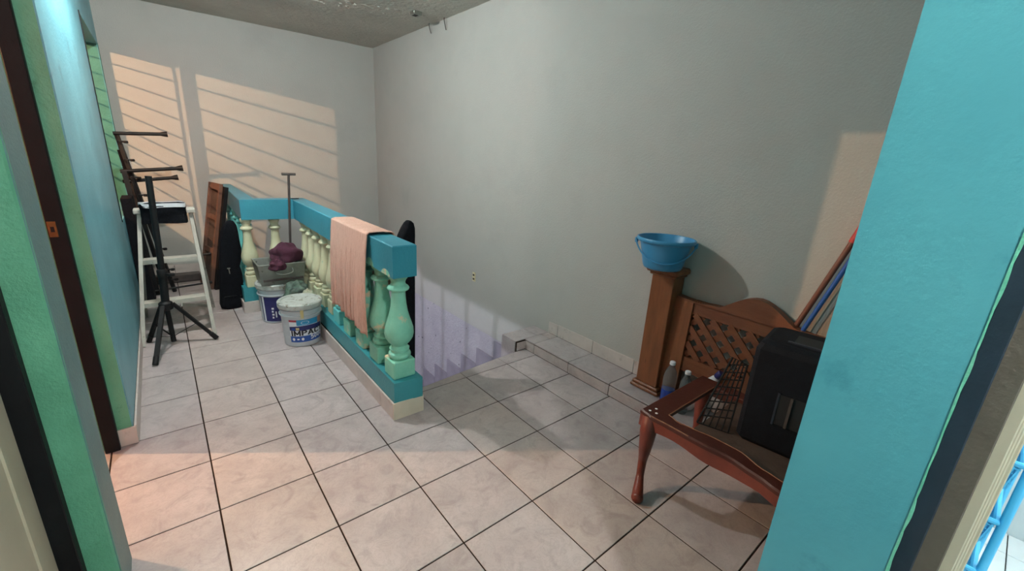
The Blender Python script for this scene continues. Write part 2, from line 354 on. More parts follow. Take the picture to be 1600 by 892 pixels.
# skirting tiles
bl = MB().box(XL, XL+.004, -.40, 3.42, 0, .1).build('baseboard_left', 'grout', kind='structure')
for k in range(10):
    y0 = -.405 + .4*k; y1 = min(y0+.4, 3.42)
    if y1-y0 > .03: slab((XL+.002, XL+.012, y0+.002, y1-.002, .002, .103), 'tile', 'zoclo', bl)
slab((XL-.068, XL+.010, -.418, -.406, .002, .103), 'tile', 'zoclo', bl)
bb = MB().prism([(XL, 3.415), (XL, 3.42), (.56, 3.36), (.56, 3.355)], 0, .1).build('baseboard_back', 'grout', kind='structure')
for k in range(3):
    xa, xb = XL+.01+.29*k, XL+.01+.29*(k+1); f_ = lambda x: 3.43-(x+.5)*.0515-.018
    MB().prism([(xa+.002, f_(xa)), (xb-.002, f_(xb)), (xb-.002, f_(xb)+.012), (xa+.002, f_(xa)+.012)], .002, .11).build('tile', 'zoclo', bb)
br = MB().box(XR-.004, XR, -3.0, -.66, .09, .19).build('baseboard_right', 'grout', kind='structure')
yy = [-.655, -.775, -1.18, -1.585, -1.99, -2.395, -2.8, -3.0]
for a, b in zip(yy, yy[1:]):
    slab((XR-.013, XR-.002, b+.002, a-.002, .098, .205+.004*math.sin(a*40)), 'tile', 'zoclo', br)
# near right: turquoise pier, door frame, side room
wn = MB().box(.95, 2.77, -3.185, -2.995, 0, ZC).build('wall_near_right', 'turq', kind='structure')
MB().box(.95, 1.1, -5.2, -4.05, 0, ZC).box(.95, 1.1, -4.05, -3.185, 2.35, ZC).build('wall_hall_right', 'turq', kind='structure')
e = MB(); pts = []; zs = [i*.012 for i in range(0, 200)]
for z in zs: pts.append((-.0012 - .004*abs(noise.noise(Vector((0, 0, z*14)))) - .002*max(0, noise.noise(Vector((3, 0, z*5)))) - (.009*math.sin((z-.86)/.04*PI) if .86 < z < .90 else .004 if .78 < z < .86 else 0), z))
poly = [(.006 + .002*noise.noise(Vector((9, 0, zs[-1-i]*9))), z) for i, (y, z) in enumerate(pts[::-1])]
vs = []; fs = []
for i, z in enumerate(zs):
    ya = -3.185 + .0012 + .001*noise.noise(Vector((9, 0, z*9))); yb_ = -3.185 + pts[i][0]
    vs += [(.9485, ya, z), (.9485, yb_, z), (.956, yb_, z)]
for i in range(len(zs)-1):
    a = i*3; fs += [(a, a+1, a+4, a+3), (a+1, a+2, a+5, a+4)]
e.add(vs, fs); e.build('paint_edge', 'edge', wn)
d3 = MB().box(1.0, 1.04, -3.215, -3.186, 0, 2.35, 0, .002).box(1.04, 1.09, -3.248, -3.186, 0, 2.35, 1, .002).box(1.0, 1.09, -4.05, -3.99, 0, 2.35, 0).box(1.0, 1.09, -4.0, -3.2, 2.3, 2.35, 0).build('door_3', ['navy', 'brownf'], kind='structure')
cf_ = MB()
for k, (dx, dy) in enumerate(((0, 0), (.012, .006), (.024, .012), (.036, .02))):
    cf_.box(1.092+dx, 1.103+dx, -3.268-dy*.75, -3.186, 0, 2.35, b=.002)
cf_.build('door_casing', 'cream', d3)
MB().box(2.93, 3.05, -5.2, -3.185, 0, ZC).box(1.1, 3.05, -5.35, -5.2, 0, ZC).build('wall_side_room', 'wtile', kind='structure')
sf = MB().box(1.1, 3.0, -5.2, -3.186, .001, .004).build('floor_side_room', 'grout', kind='structure')
for i in range(6):
    for j in range(7):
        x0, y0 = 1.1+.33*i, -3.19-.33*(j+1); slab((x0+.002, min(x0+.33, 2.93)-.002, max(y0, -5.2)+.002, y0+.33-.002, .003, .012), 'tile', 'wtile', sf) if x0 < 2.9 else None
MB().box(XL, .95, -5.35, -5.2, 0, ZC).build('wall_hall_end', 'turqL', kind='structure')
# warm-lit room behind the left wall
MB().box(-4.1, -4.0, -2.6, 3.5, 0, ZC).box(-4.0, XB, 3.35, 3.5, 0, ZC).box(-4.0, XB, -2.6, -2.5, 0, ZC).build('wall_left_room', 'salmon', kind='structure')
# ------------------------------------------------------------------ stairs going down
rise, run = .21, .326
stp = MB(); y = -.49
stp.box(1.15, XR, -.78, -.16, -.7, -.506)
for k in range(9):
    y0 = -.162 + run*k; z = -.506 - .212*(k+1) + .0
    stp.box(1.15, XR, y0-.002, y0+run, z-.25, z)
stairs = stp.build('stairs', 'stile', kind='structure')
for k in range(-1, 8):     # stepped skirting tiles on the wall
    y1 = .164 + run*k; zt_ = -.306 - .212*k; z = -.506-.212*(k+1)
    slab((XR-.006, XR+.010, y1-run+.002, y1-.002, z, zt_), 'tile', 'stile', stairs)
MB().box(-2.6, XR, -1.0, 3.6, -2.65, -2.52).build('floor_lower', 'stile', kind='structure')
MB().box(-2.7, -2.6, -1.0, 3.6, -2.6, -.17).box(-2.7, XR, -1.1, -1.0, -2.6, -.17).box(-2.7, -.5, 3.45, 3.6, -2.6, -.17).build('wall_lower', 'wall', kind='structure')
gr = thing('shadow_railing', 'unseen dark iron railing added below the floor edge to cast striped shadows on the stair wall', 'railing', (1.14, 1.5, -1.6))  # hidden railing, added so its bars throw vertical shadow stripes on the stair wall
def zt(y): return -.66 - rise*((y+.162)/run) + .14
MB().bar((1.14, -.1, zt(-.1)-.02), (1.14, 2.6, zt(2.6)-.02), .03, .02).build('shadow_rail', 'iron', gr)
for k in range(9):
    y = .1 + .3*k; MB().box(1.13, 1.155, y, y+.02, zt(y)-.25, -.17).build('shadow_bar', 'iron', gr)

# ------------------------------------------------------------------ bulbs
def bulb(kind, loc, label, r=.035, drop=.0, hang=False):
    W, c = LAMPS[kind]
    t = thing('light_bulb', label, 'light bulb', loc, 'bare bulbs')
    x, y, z = loc
    m = bpy.data.materials.new('glowing_' + kind); m.use_nodes = True; b = m.node_tree.nodes['Principled BSDF']
    Lr = W / (PI * 4*PI*r*r)*1.0
    b.inputs['Emission Color'].default_value = c + (1,); b.inputs['Emission Strength'].default_value = Lr; b.inputs['Base Color'].default_value = (.8, .8, .8, 1)
    prof = [(r*math.sin(a*PI/10)+.0005, z - r*math.cos(a*PI/10)) for a in range(0, 9)]
    MB().lathe([(p, q-z) for p, q in prof], (x, y, z), 14).build('bulb_glass', m, t, True)
    MB().lathe([(.012, r*.85), (.014, r+.03), (.025, r+.035), (.03, r+.07)], (x, y, z), 14).build('lamp_holder', 'white', t, True)
    return t
bulb('main', (.15, .36, 2.90), 'bare white ceiling bulb over the tiled landing')
bulb('room', (-2.1, .7, 2.72), 'warm bare bulb in the room behind the left wall', r=.009)
bulb('stairs', (-.55, 1.35, -.36), 'white bulb under the landing beside the stairs', r=.06)
bulb('hall', (.2, -4.2, 2.90), 'white bulb on the hall ceiling behind the doorways', r=.05)
bulb('side', (2.0, -4.2, 2.90), 'white bulb in the side room with the blue rack', r=.05)

# ------------------------------------------------------------------ balustrade
bal = thing('balustrade', 'teal-railed concrete balustrade with mint and cream turned balusters around the stairwell', 'balustrade', (1.03, -1.0, 0))
base = MB(); base.prism([(.94, -.985), (1.115, -.985), (1.115, 1.62), (.66, 1.62), (.66, 3.33), (.515, 3.33), (.515, 1.6), (.49, 1.6), (.49, 1.475), (.94, 1.475)], 0, .12); base.build('plinth', 'grout', bal)
ledge = MB()
def ledge_poly(): return [(.935, -1.0), (1.118, -1.018), (1.118, 1.62), (.665, 1.62), (.665, 3.33), (.512, 3.33), (.512, 1.6), (.488, 1.6), (.488, 1.468), (.945, 1.46)]
ledge.prism(ledge_poly(), .115, .252)
ledge.build('ledge', 'teal2', bal)
rail = MB(); rp = [(.944, -1.0), (1.092, -1.0), (1.13, 1.585), (.685, 1.6), (.70, 3.35), (.60, 3.35), (.545, 1.478), (.99, 1.43)]
def inset(p, q): return p
n = len(rp); zb0, zt0, c = .918, 1.107, .006
cen = [( (x + (.006 if i in (0, 6, 7, 5) else -.006)), (y + (.006 if i in (0, 1) else 0))) for i, (x, y) in enumerate(rp)]
vs = [(x, y, zb0) for x, y in rp] + [(x, y, zt0-c) for x, y in rp] + [(x, y, zt0) for x, y in cen]
fs = [tuple(range(n-1, -1, -1)), tuple(range(2*n, 3*n))] + [(k*n+i, k*n+(i+1) % n, (k+1)*n+(i+1) % n, (k+1)*n+i) for k in range(2) for i in range(n)]
rail.add(vs, fs); rail.build('handrail', 'teal', bal)
for y in (-.895, -.64):
    fx = .944+.0185*(y+1)-.0012
    MB().prismv([(.062*math.cos(a*PI/8), (.034 if y < -.8 else .05)*math.sin(a*PI/8)) for a in range(9)], (fx, y, .919), (0, 1, 0), (0, 0, 1), (.002, 0, 0)).build('paint_smear', 'mint', bal)
# plinth facing tiles
def ptile(x0, x1, y0, y1, m='zoclo', z1=.116): slab((x0, x1, y0, y1, .001, z1), 'tile', m, bal)
ys = [-1.0, -.8, -.4, 0, .4, .8, 1.2, 1.46]
for a, b in zip(ys, ys[1:]): ptile(.922, .934, a+.002, b-.002)
ptile(.922, 1.128, -1.012, -1.002, 'cream_tile', .118); ptile(1.118, 1.128, -1.0, -.78)
ptile(.474, .70, 1.45, 1.462); ptile(.703, .92, 1.45, 1.462)
ptile(.472, .484, 1.465, 1.598)
for k in range(4): ptile(.500, .512, 1.602+.42*k, 1.602+.42*(k+1)-.004)
prof = [(.052, .118), (.062, .128), (.065, .140), (.062, .152), (.050, .160), (.048, .168), (.056, .174), (.057, .184), (.046, .194), (.042, .204), (.052, .216), (.066, .234), (.078, .258), (.083, .285), (.081, .315), (.072, .350), (.061, .385), (.051, .425), (.044, .47), (.040, .52), (.039, .55),
        (.042, .558), (.058, .568), (.061, .577), (.056, .587), (.042, .598), (.039, .612), (.043, .628), (.053, .642), (.056, .655), (.052, .67)]
bmesh_by = {}
def baluster(x, y, m, lab=None, s=.92, zb=.252):
    if m not in bmesh_by:
        b = MB(); h = .067
        b.box(-h, h, -h, h, 0, .118, b=.006); b.lathe(prof, n=20)
        o = b.build('baluster', m, smooth=True, auto=35); bmesh_by[m] = o.data
    else:
        o = bpy.data.objects.new('baluster', bmesh_by[m]); COL.objects.link(o)
    o.location = (x, y, zb); o.parent = bal; o.matrix_parent_inverse = Matrix.Translation(-Vector(bal.location))
    o.scale = (s, s, 1)
    if lab: o['label'] = lab
for k, y in enumerate((-.895, -.64, -.375, -.115)):
    baluster(1.022, y, 'mint', 'mint green baluster with worn patches', 1.08)
for y in (.15, ): baluster(1.025, y, 'aqua', 'aqua baluster', 1.05)
for y in (.39, .61, .83, 1.05, 1.27): baluster(1.03+.01*y, y, 'creamp', 'cream baluster', .85)
for x in (.585, .825): baluster(x, 1.535, 'creamp', 'cream baluster', .9)
for y in (1.75, 2.0, 2.3, 2.6, 2.9): baluster(.61, y, 'aqua', 'aqua baluster', .85)

# ------------------------------------------------------------------ towel
tw = MB(); NU, NV = 46, 70
path = [(.928, .455), (.929, .70), (.932, .95), (.936, 1.09), (.945, 1.116), (.98, 1.121), (1.05, 1.121), (1.095, 1.116), (1.108, 1.09), (1.112, .95), (1.113, .72)]
pc = catmull([(a, 0, b) for a, b in path], 7); NV = len(pc)-1
for j, p in enumerate(pc):
    t = j/NV; hang = max(0, min(1, (1.08-p.z)/.6)) if j < NV*.5 else 0
    for i in range(NU+1):
        u = i/NU
        y = .04 - u*(.69 - .02*hang)       # far edge .04, near edge -.65
        y += hang*.05*math.sin(u*PI*1.2)*.3 - (.02*hang if u > .8 else 0)
        fold = .010*math.sin(u*34+2*math.sin(u*5)) + .006*math.sin(u*71+1)
        bulge = .02*hang*(1-hang)*2
        x = p.x - (abs(fold)*2.3*hang + bulge + .02*hang*math.exp(-((u-.86)/.06)**2)*2.0 if j < NV*.5 else -abs(fold)*.5)
        z = p.z + (.004*math.sin(u*40) if .4 < t < .6 else 0)
        if j < 10: z += (1-j/10)*(.045*u*(1-u)*4*.5 + (.02*math.sin(u*9)) - .03*(u > .85)*(u-.85)*6)
        tw.v.append((x, y, z))
tw.f = [(j*(NU+1)+i, j*(NU+1)+i+1, (j+1)*(NU+1)+i+1, (j+1)*(NU+1)+i) for j in range(NV) for i in range(NU)]; tw.m = [0]*len(tw.f)
to = tw.build('towel', 'towel', smooth=True, auto=80); md = to.modifiers.new('t', 'SOLIDIFY'); md.thickness = .005; md.offset = 1
tag(to, 'peach terry towel draped over the teal handrail', 'towel')

# ------------------------------------------------------------------ buckets
GLYPH = {'I': ([[(.1, 0), (.1, 1)]], .2), 'M': ([[(.08, 0), (.08, 1)], [(.08, .95), (.40, .25)], [(.40, .25), (.72, .95)], [(.72, 0), (.72, 1)]], .8),
    'P': ([[(.08, 0), (.08, 1)], [(.08, .93), (.42, .93), (.55, .82), (.55, .60), (.42, .48), (.08, .48)]], .62),
    'A': ([[(.05, 0), (.36, 1)], [(.36, 1), (.67, 0)], [(.16, .3), (.56, .3)]], .72),
    'C': ([[(.62, .80), (.50, .93), (.24, .93), (.09, .78), (.09, .22), (.24, .07), (.50, .07), (.62, .20)]], .68),
    'T': ([[(.0, .93), (.6, .93)], [(.3, 0), (.3, .95)]], .6),
    '5': ([[(.55, .93), (.12, .93), (.10, .56), (.40, .60), (.55, .46), (.55, .20), (.40, .07), (.06, .10)]], .62),
    '0': ([[(.33, .93), (.14, .80), (.10, .5), (.14, .2), (.33, .07), (.50, .2), (.54, .5), (.50, .80), (.33, .93)]], .64)}
def text_mesh(txt, size):      # block letters out of short flat strokes, so that they follow the curved side
    vs, fs = [], []; x0 = 0; w_ = .105
    for ch in txt:
        strokes, adv = GLYPH[ch]
        for st in strokes:
            for (ax, ay), (bx_, by) in zip(st, st[1:]):
                d = Vector((bx_-ax, by-ay)); L_ = d.length; d.normalize(); nrm = Vector((-d.y, d.x))*w_; e_ = d*w_*.5
                a, b = Vector((ax, ay))-e_, Vector((bx_, by))+e_; m_ = max(1, int(L_/.18))
                for k in range(m_):
                    p, q = a.lerp(b, k/m_), a.lerp(b, (k+1)/m_); o = len(vs)
                    for r_ in (p-nrm, q-nrm, q+nrm, p+nrm): vs.append(((x0+r_.x)*size*.75, r_.y*size*.75, 0))
                    fs.append((o, o+1, o+2, o+3))
        x0 += adv+.14
    return vs, fs
def bucket(cx, cy, label, labelang):
    t = thing('bucket', label, 'bucket', (cx, cy, 0), 'paint buckets beside the balustrade')
    R0, R1, H = .140, .157, .365
    rad = lambda z: R0 + (R1-R0)*z/H
    b = MB(); b.lathe([(R0-.008, 0), (R0, .006), (rad(.27), .27), (rad(.27)+.012, .272), (rad(.27)+.012, .278), (rad(.28), .281), (rad(.315), .315), (rad(.315)+.009, .317), (rad(.315)+.009, .322), (rad(.33), .325), (R1, H-.02)], (cx, cy, 0), 48)
    b.build('body', 'pail', t, True, auto=30)
    b = MB(); b.lathe([(R1+.004, H-.035), (R1+.014, H-.03), (R1+.015, H+.006), (R1+.008, H+.014), (R1-.010, H+.014), (R1-.016, H+.004), (.10, H+.002), (.0005, H+.003)], (cx, cy, 0), 48)
    b.build('lid', 'lid', t, True, auto=30)
    def patch(mb, s0, s1, z0, z1, mi, off=.0015, curve=0):
        n_ = 16; vs = []; 
        for k in range(n_+1):
            s = s0+(s1-s0)*k/n_; dz = curve*math.sin(PI*(s-s0)/(s1-s0))
            for z in (z0, z1):
                zz = z + (dz if z == z1 else 0)
                a = labelang + s/.15; r = rad(zz)+off; vs.append((cx+r*math.cos(a), cy+r*math.sin(a), zz))
        mb.add(vs, [(2*k, 2*k+2, 2*k+3, 2*k+1) for k in range(n_)], mi)
    return t, patch, rad
t, patch, rad = bucket(.775, .515, 'white paint bucket with blue IMPAC label, in front on the tiles', 0)
la = math.radians(-104)
def P_(mb, s0, s1, z0, z1, mi, off=.0015, curve=0, c=(.775, .515), R=rad, a0=None):
    n_ = 18; vs = []
    for k in range(n_+1):
        s = s0+(s1-s0)*k/n_; dz = curve*math.sin(PI*k/n_)
        for z in (z0, z1):
            zz = z + (dz if z == z1 else 0); a = (la if a0 is None else a0) + s/.15; r = R(zz)+off
            vs.append((c[0]+r*math.cos(a), c[1]+r*math.sin(a), zz))
    mb.add(vs, [(2*k, 2*k+2, 2*k+3, 2*k+1) for k in range(n_)], mi)
lb = MB()
P_(lb, -.095, .19, .045, .245, 5, .0008)          # white backing
P_(lb, -.095, .19, .045, .100, 1, .0014)          # blue band with icons
P_(lb, -.095, .19, .150, .185, 0, .0014, .008)    # navy band
P_(lb, -.035, .19, .196, .246, 2, .0014)           # cyan band
P_(lb, -.095, -.035, .228, .246, 3, .0016)         # red corner
P_(lb, .14, .19, .190, .246, 4, .0018)           # tan figure patch
P_(lb, -.078, -.048, .155, .175, 1, .0019); P_(lb, -.044, -.018, .155, .177, 6, .0019)
P_(lb, -.012, .000, .055, .25, 6, .0004)
for k in range(3):
    c0 = -.068 + .036*k; vs = []
    for q in range(10):
        s = c0 + .011*math.cos(q*PI/5); z = .072 + (.013 if k != 1 else .007)*math.sin(q*PI/5); a = la + s/.15; r = rad(z)+.0024
        vs.append((.775+r*math.cos(a), .515+r*math.sin(a), z))
    lb.add(vs, [tuple(range(10))], 5)
# small emblem ring on the cyan band
for q in range(12):
    a1, a2 = q*PI/6, q*PI/6+.35
    vs = []
    for aa in (a1, a2):
        for rr in (.013, .016):
            s = .03+rr*2*math.cos(aa); z = .219+rr*math.sin(aa); a = la+s/.15; r = rad(z)+.0022; vs.append((.775+r*math.cos(a), .515+r*math.sin(a), z))
    lb.add(vs, [(0, 1, 3, 2)], 5)
label = lb.build('label', ['navyl', 'blue_l', 'cyan_l', 'red_l', 'skin_l', 'white_l', 'yell'], t)
def wrap_text(txt, size, s0, z0, mi, off, name, m, parent, stretch=1, slope=0):
    vs, fs = text_mesh(txt, size); out = []
    for x, y, _ in vs:
        s = s0 + x*stretch; z = z0 + y + slope*x; a = la + s/.15; r = rad(z)+off; out.append((.775+r*math.cos(a), .515+r*math.sin(a), z))
    mb = MB(); mb.add(out, fs); return mb.build(name, m, parent)
wrap_text('IMPACT', .058, -.083, .104, 0, .0036, 'lettering', 'black_l', label, 1.46, .05)
wrap_text('5000', .052, .068, .062, 0, .0048, 'lettering', 'white_l', label, 1.0, .1)
st_ = MB(); P_(st_, .0, .022, .262, .365, 0, .0145, a0=la); st_.build('paint_drip', 'yell', t)
t2, _, rad2 = bucket(.72, 1.17, 'white paint bucket with dark blue label under the metal tray, behind the first bucket', 0)
lb2 = MB()
def P2(s0, s1, z0, z1, mi, off): P_(lb2, s0, s1, z0, z1, mi, off, 0, (.72, 1.17), rad2, math.radians(-110))
P2(-.13, .14, .02, .26, 0, .0012); P2(-.115, -.095, .02, .26, 1, .0018)
for k in range(4): P2(-.03, -.015+.005*(k % 2), .05+.03*k, .068+.03*k, 1, .0018)
P2(.0, .012, .06, .12, 1, .0018)
lb2.build('label', ['navyl', 'white_l'], t2)
# metal roasting tray / grill box on the second bucket
tr = thing('metal_tray', 'dull metal box tray with wire handle resting on the rear bucket', 'tray', (.79, 1.2, .38))
b = MB(); x0, x1, y0, y1, z0, z1 = .565, .955, 1.0, 1.31, .382, .575
e2 = .02; b.add([(x0+e2, y0+e2, z0), (x1-e2, y0+e2, z0), (x1-e2, y1-e2, z0), (x0+e2, y1-e2, z0), (x0, y0, z1), (x1, y0, z1), (x1, y1, z1), (x0, y1, z1),
     (x0+.012, y0+.012, z1), (x1-.012, y0+.012, z1), (x1-.012, y1-.012, z1), (x0+.012, y1-.012, z1), (x0+.03, y0+.03, z0+.08), (x1-.03, y0+.03, z0+.08), (x1-.03, y1-.03, z0+.08), (x0+.03, y1-.03, z0+.08)],
    [(3, 2, 1, 0), (0, 1, 5, 4), (1, 2, 6, 5), (2, 3, 7, 6), (3, 0, 4, 7), (4, 5, 9, 8), (5, 6, 10, 9), (6, 7, 11, 10), (7, 4, 8, 11), (8, 9, 13, 12), (9, 10, 14, 13), (10, 11, 15, 14), (11, 8, 12, 15), (12, 13, 14, 15)])
b.build('tray_box', 'steel', tr)
MB().path([(x0, y0, z1), (x1, y0, z1), (x1, y1, z1), (x0, y1, z1), (x0, y0, z1)], .006, 8).build('rim', 'steel', tr, True)
MB().path(catmull([(.70, y0+.004, .53), (.70, y0-.02, .50), (.74, y0-.03, .485), (.80, y0-.03, .485), (.84, y0-.02, .50), (.84, y0+.004, .53)]), .005, 8).build('handle', 'steel', tr, True)
MB().box(.60, .93, y0+.004, y0+.022, .42, .44).build('side_rib', 'iron', tr)
# crumpled heaps (cloths)
def heap(name, m, c, s, seed, amp=.35, n1=22, n2=14, flat=0):
    vs = []; 
    for j in range(n2+1):
        th = PI*j/n2
        for i in range(n1):
            ph = 2*PI*i/n1; d = Vector((math.sin(th)*math.cos(ph), math.sin(th)*math.sin(ph), math.cos(th)))
            r = 1 + amp*noise.noise(d*2.1+Vector((seed, 0, 0))) + amp*.7*abs(noise.noise(d*4.5+Vector((0, seed, 0))))
            p = Vector((d.x*s[0]*r, d.y*s[1]*r, d.z*s[2]*r)); p.z = max(p.z, -s[2]*.45)
            vs.append(p+Vector(c))
    fs = [(j*n1+i, j*n1+(i+1) % n1, (j+1)*n1+(i+1) % n1, (j+1)*n1+i) for j in range(n2) for i in range(n1)]
    mb = MB(); mb.add(vs, fs); o = mb.build(name, m, smooth=True, auto=60); sd = o.modifiers.new('s', 'SUBSURF'); sd.levels = sd.render_levels = 1; return o
mc = heap('cloth', 'maroon', (.82, 1.15, .618), (.135, .12, .105), 3.3, .5); 
tag(mc, 'crumpled maroon cloth lying on the metal tray', 'cloth')
fo_ = heap('cloth_fold', 'maroon', (.72, 1.0, .555), (.065, .05, .068), 8.1, .5); fo_.parent = mc
tag(heap('plastic_bag', 'camo', (.845, .90, .30), (.10, .10, .11), 5.5, .5), 'crumpled green and black plastic bag wedged between the two buckets', 'bag')
tag(heap('rag', 'rag', (.905, .80, .295), (.05, .09, .06), 1.7, .6), 'pale crumpled rag on the ledge beside the front bucket', 'rag')
# T handled iron bar
tb = thing('t_bar', 'dark iron T-handled rod standing upright behind the tray', 'tool', (.93, 1.33, 0))
MB().path([(.88, 1.385, .0), (.955, 1.34, 1.35)], .0115, 10).build('rod', 'iron', tb, True)
MB().path([(.895, 1.34, 1.355), (1.015, 1.34, 1.355)], .012, 10).build('handle', 'iron', tb, True)
# black slim thing on rail corner
tag(MB().bar((.985, 1.46, 1.112), (1.06, 1.50, 1.112), .015, .006).build('marker_pen', 'rubber'), 'small black stick lying on the far corner of the teal handrail', 'stick')

# ------------------------------------------------------------------ things at the far end
fp = thing('framed_panel', 'dark brown wooden framed panel leaning on edge beside the teal rail', 'panel', (.36, 2.45, 0))
# panel plane nearly along y, leaning towards +x
o0 = Vector((.278, 2.45, .008)); U = Vector((-.07, .34, 0)); V = Vector((.225, .01, 1.165)); Wd = Vector((.032, .006, -.006))
def pb(u0, u1, v0, v1, w0=0, w1=1, name='rail', m='darkw'):
    mb = MB(); mb.prismv([(u0, v0), (u1, v0), (u1, v1), (u0, v1)], o0+Wd*w0, U, V, Wd*(w1-w0)); return mb.build(name, m, fp)
for u in ((0, .12), (.88, 1)): pb(*u, 0, 1, name='stile')
for v in ((0, .06), (.34, .385), (.66, .705), (.94, 1)): pb(.12, .88, *v, .1, .9, name='cross_rail')
pb(.12, .88, .06, .94, .75, .9, name='board', m='olds')
pk = MB(); pk.prismv([(-.12, 0), (.96, 0), (.96, .98), (-.12, .98)], o0+Wd*1.15, U, V, Wd*1.1); tag(pk.build('black_board', 'black'), 'black board leaning between the framed panel and the balustrade', 'board')
# black instrument bag
def softbag(name, prof, c, depth, lean, label, cat='bag', m='fabric', n=18):
    vs = []; 
    for z, wx, ox in prof:
        for k in range(n):
            a = 2*PI*k/n; ca, sa = math.cos(a), math.sin(a)
            sx = math.copysign(abs(ca)**.6, ca); sy = math.copysign(abs(sa)**.6, sa)
            wr = .006*noise.noise(Vector((a*2, z*9, wx)))
            vs.append((c[0]+ox+lean[0]*z+(wx+wr)*sx, c[1]+lean[1]*z+(depth*min(1, wx/prof[len(prof)//2][1]+.3)+wr)*sy, c[2]+z))
    fs = [(j*n+i, j*n+(i+1) % n, (j+1)*n+(i+1) % n, (j+1)*n+i) for j in range(len(prof)-1) for i in range(n)]+[tuple(range(n-1, -1, -1)), tuple(range((len(prof)-1)*n, len(prof)*n))]
    mb = MB(); mb.add(vs, fs); o = mb.build(name, m, smooth=True, auto=50); return tag(o, label, cat)
ib = softbag('instrument_bag', [(0, .06, 0), (.015, .098, 0), (.06, .106, 0), (.2, .104, .003), (.35, .098, .004), (.43, .084, .0), (.5, .094, .012), (.6, .092, .014), (.7, .082, .016), (.78, .072, .018), (.84, .055, .022), (.875, .034, .026), (.885, .012, .026)],
    (.402, 1.705, 0), .058, (.05, 0), 'black soft instrument bag standing against the end of the balustrade')
MB().box(.395, .42, 1.64, 1.648, .42, .43).path([(.408, 1.645, .42), (.411, 1.643, .37)], .004, 6).build('zip_pull', 'steel', ib)
MB().path(catmull([(.312, 1.69, .12), (.36, 1.642, .14), (.43, 1.642, .14), (.49, 1.69, .12)]), .004, 6).build('piping', 'rubber', ib, True)
gc = softbag('guitar_case', [(0, .07, -.03), (.05, .08, -.035), (.5, .085, -.04), (.9, .078, -.033), (1.25, .078, -.033), (1.48, .07, -.025), (1.58, .05, -.006), (1.63, .038, .006), (1.665, .026, .012), (1.68, .010, .012)],
    (1.238, -.56, -.503), .055, (.0, -.01), 'tall black padded guitar case standing on the stairs behind the balustrade end', 'case')

# ------------------------------------------------------------------ step ladder
ld = thing('step_ladder', 'short white aluminium step ladder standing against the turquoise wall', 'ladder', (-.05, 1.3, 0))
L0, L1 = Vector((-.285, 1.03, 0)), Vector((-.165, 1.36, 1.035)); R0_, R1_ = Vector((.19, 1.06, 0)), Vector((.165, 1.36, 1.035))
for a, b_ in ((L0, L1), (R0_, R1_)): MB().bar(a, b_, .026, .055, (0, 1, 0)).build('front_rail', 'white', ld)
for k, f_ in enumerate((.30, .62)):
    a = L0.lerp(L1, f_); b_ = R0_.lerp(R1_, f_); s_ = MB().bar(a+Vector((0, .03, 0)), b_+Vector((0, .03, 0)), .10, .035); s_.build('step', 'white', ld)
MB().box(-.20, .20, 1.29, 1.43, 1.02, 1.055, 0, .006).build('top_cap', 'white', ld)
for a, b_ in ((Vector((-.27, 1.78, 0)), Vector((-.17, 1.44, 1.02))), (Vector((.25, 1.80, 0)), Vector((.175, 1.44, 1.02)))): MB().bar(a, b_, .022, .035, (0, 1, 0)).build('rear_leg', 'steel', ld)
MB().bar((-.26, 1.74, .14), (.24, 1.76, .14), .02, .03).build('rear_brace', 'steel', ld)
MB().bar((.0, 1.12, .28), (.24, 1.72, .04), .008, .028).build('diagonal_brace', 'white', ld)
MB().bar((-.22, 1.2, .5), (-.24, 1.66, .42), .004, .02).build('spreader', 'steel', ld); MB().bar((.19, 1.2, .5), (.22, 1.66, .42), .004, .02).build('spreader', 'steel', ld)
# black pouch with white band on the ladder top
ph = MB(); n1, n2 = 24, 8
for j in range(n2+1):
    t_ = j/n2
    for i in range(n1):
        a = 2*PI*i/n1; ca, sa = math.cos(a), math.sin(a); hw = .145 + .004*math.sin(t_*9)
        x = -.01 + hw*math.copysign(abs(ca)**.5, ca) + .01*noise.noise(Vector((a*2, t_*3, 0))); y = 1.24 + (.055+.012*t_)*math.copysign(abs(sa)**.7, sa) + .02*noise.noise(Vector((a, t_*4, 4)))
        ph.v.append((x, y, .955 + .155*t_ + .01*noise.noise(Vector((a*1.5, t_*2, 7)))))
ph.f = [(j*n1+i, j*n1+(i+1) % n1, (j+1)*n1+(i+1) % n1, (j+1)*n1+i) for j in range(n2) for i in range(n1)]+[tuple(range(n1-1, -1, -1)), tuple(range(n2*n1, (n2+1)*n1))]; ph.m = [0]*len(ph.f)
po = tag(ph.build('pouch', 'fabric', smooth=True, auto=60), 'black cloth pouch with white band hanging over the ladder top', 'pouch')
MB().box(-.15, .13, 1.27, 1.40, 1.0565, 1.085, b=.01).build('flap', 'fabric', po)
wbd = MB(); 
for i in range(n1+1):
    a = 2*PI*(i % n1)/n1; ca, sa = math.cos(a), math.sin(a); x = -.01+.149*math.copysign(abs(ca)**.5, ca); y = 1.24+.071*math.copysign(abs(sa)**.7, sa)
    for z in (1.085, 1.117): wbd.v.append((x, y, z+.01*noise.noise(Vector((a*1.5, 1, 7)))))
wbd.f = [(2*i, 2*i+2, 2*i+3, 2*i+1) for i in range(n1)]; wbd.m = [0]*n1
wbd.build('band', 'whitec', po, True)
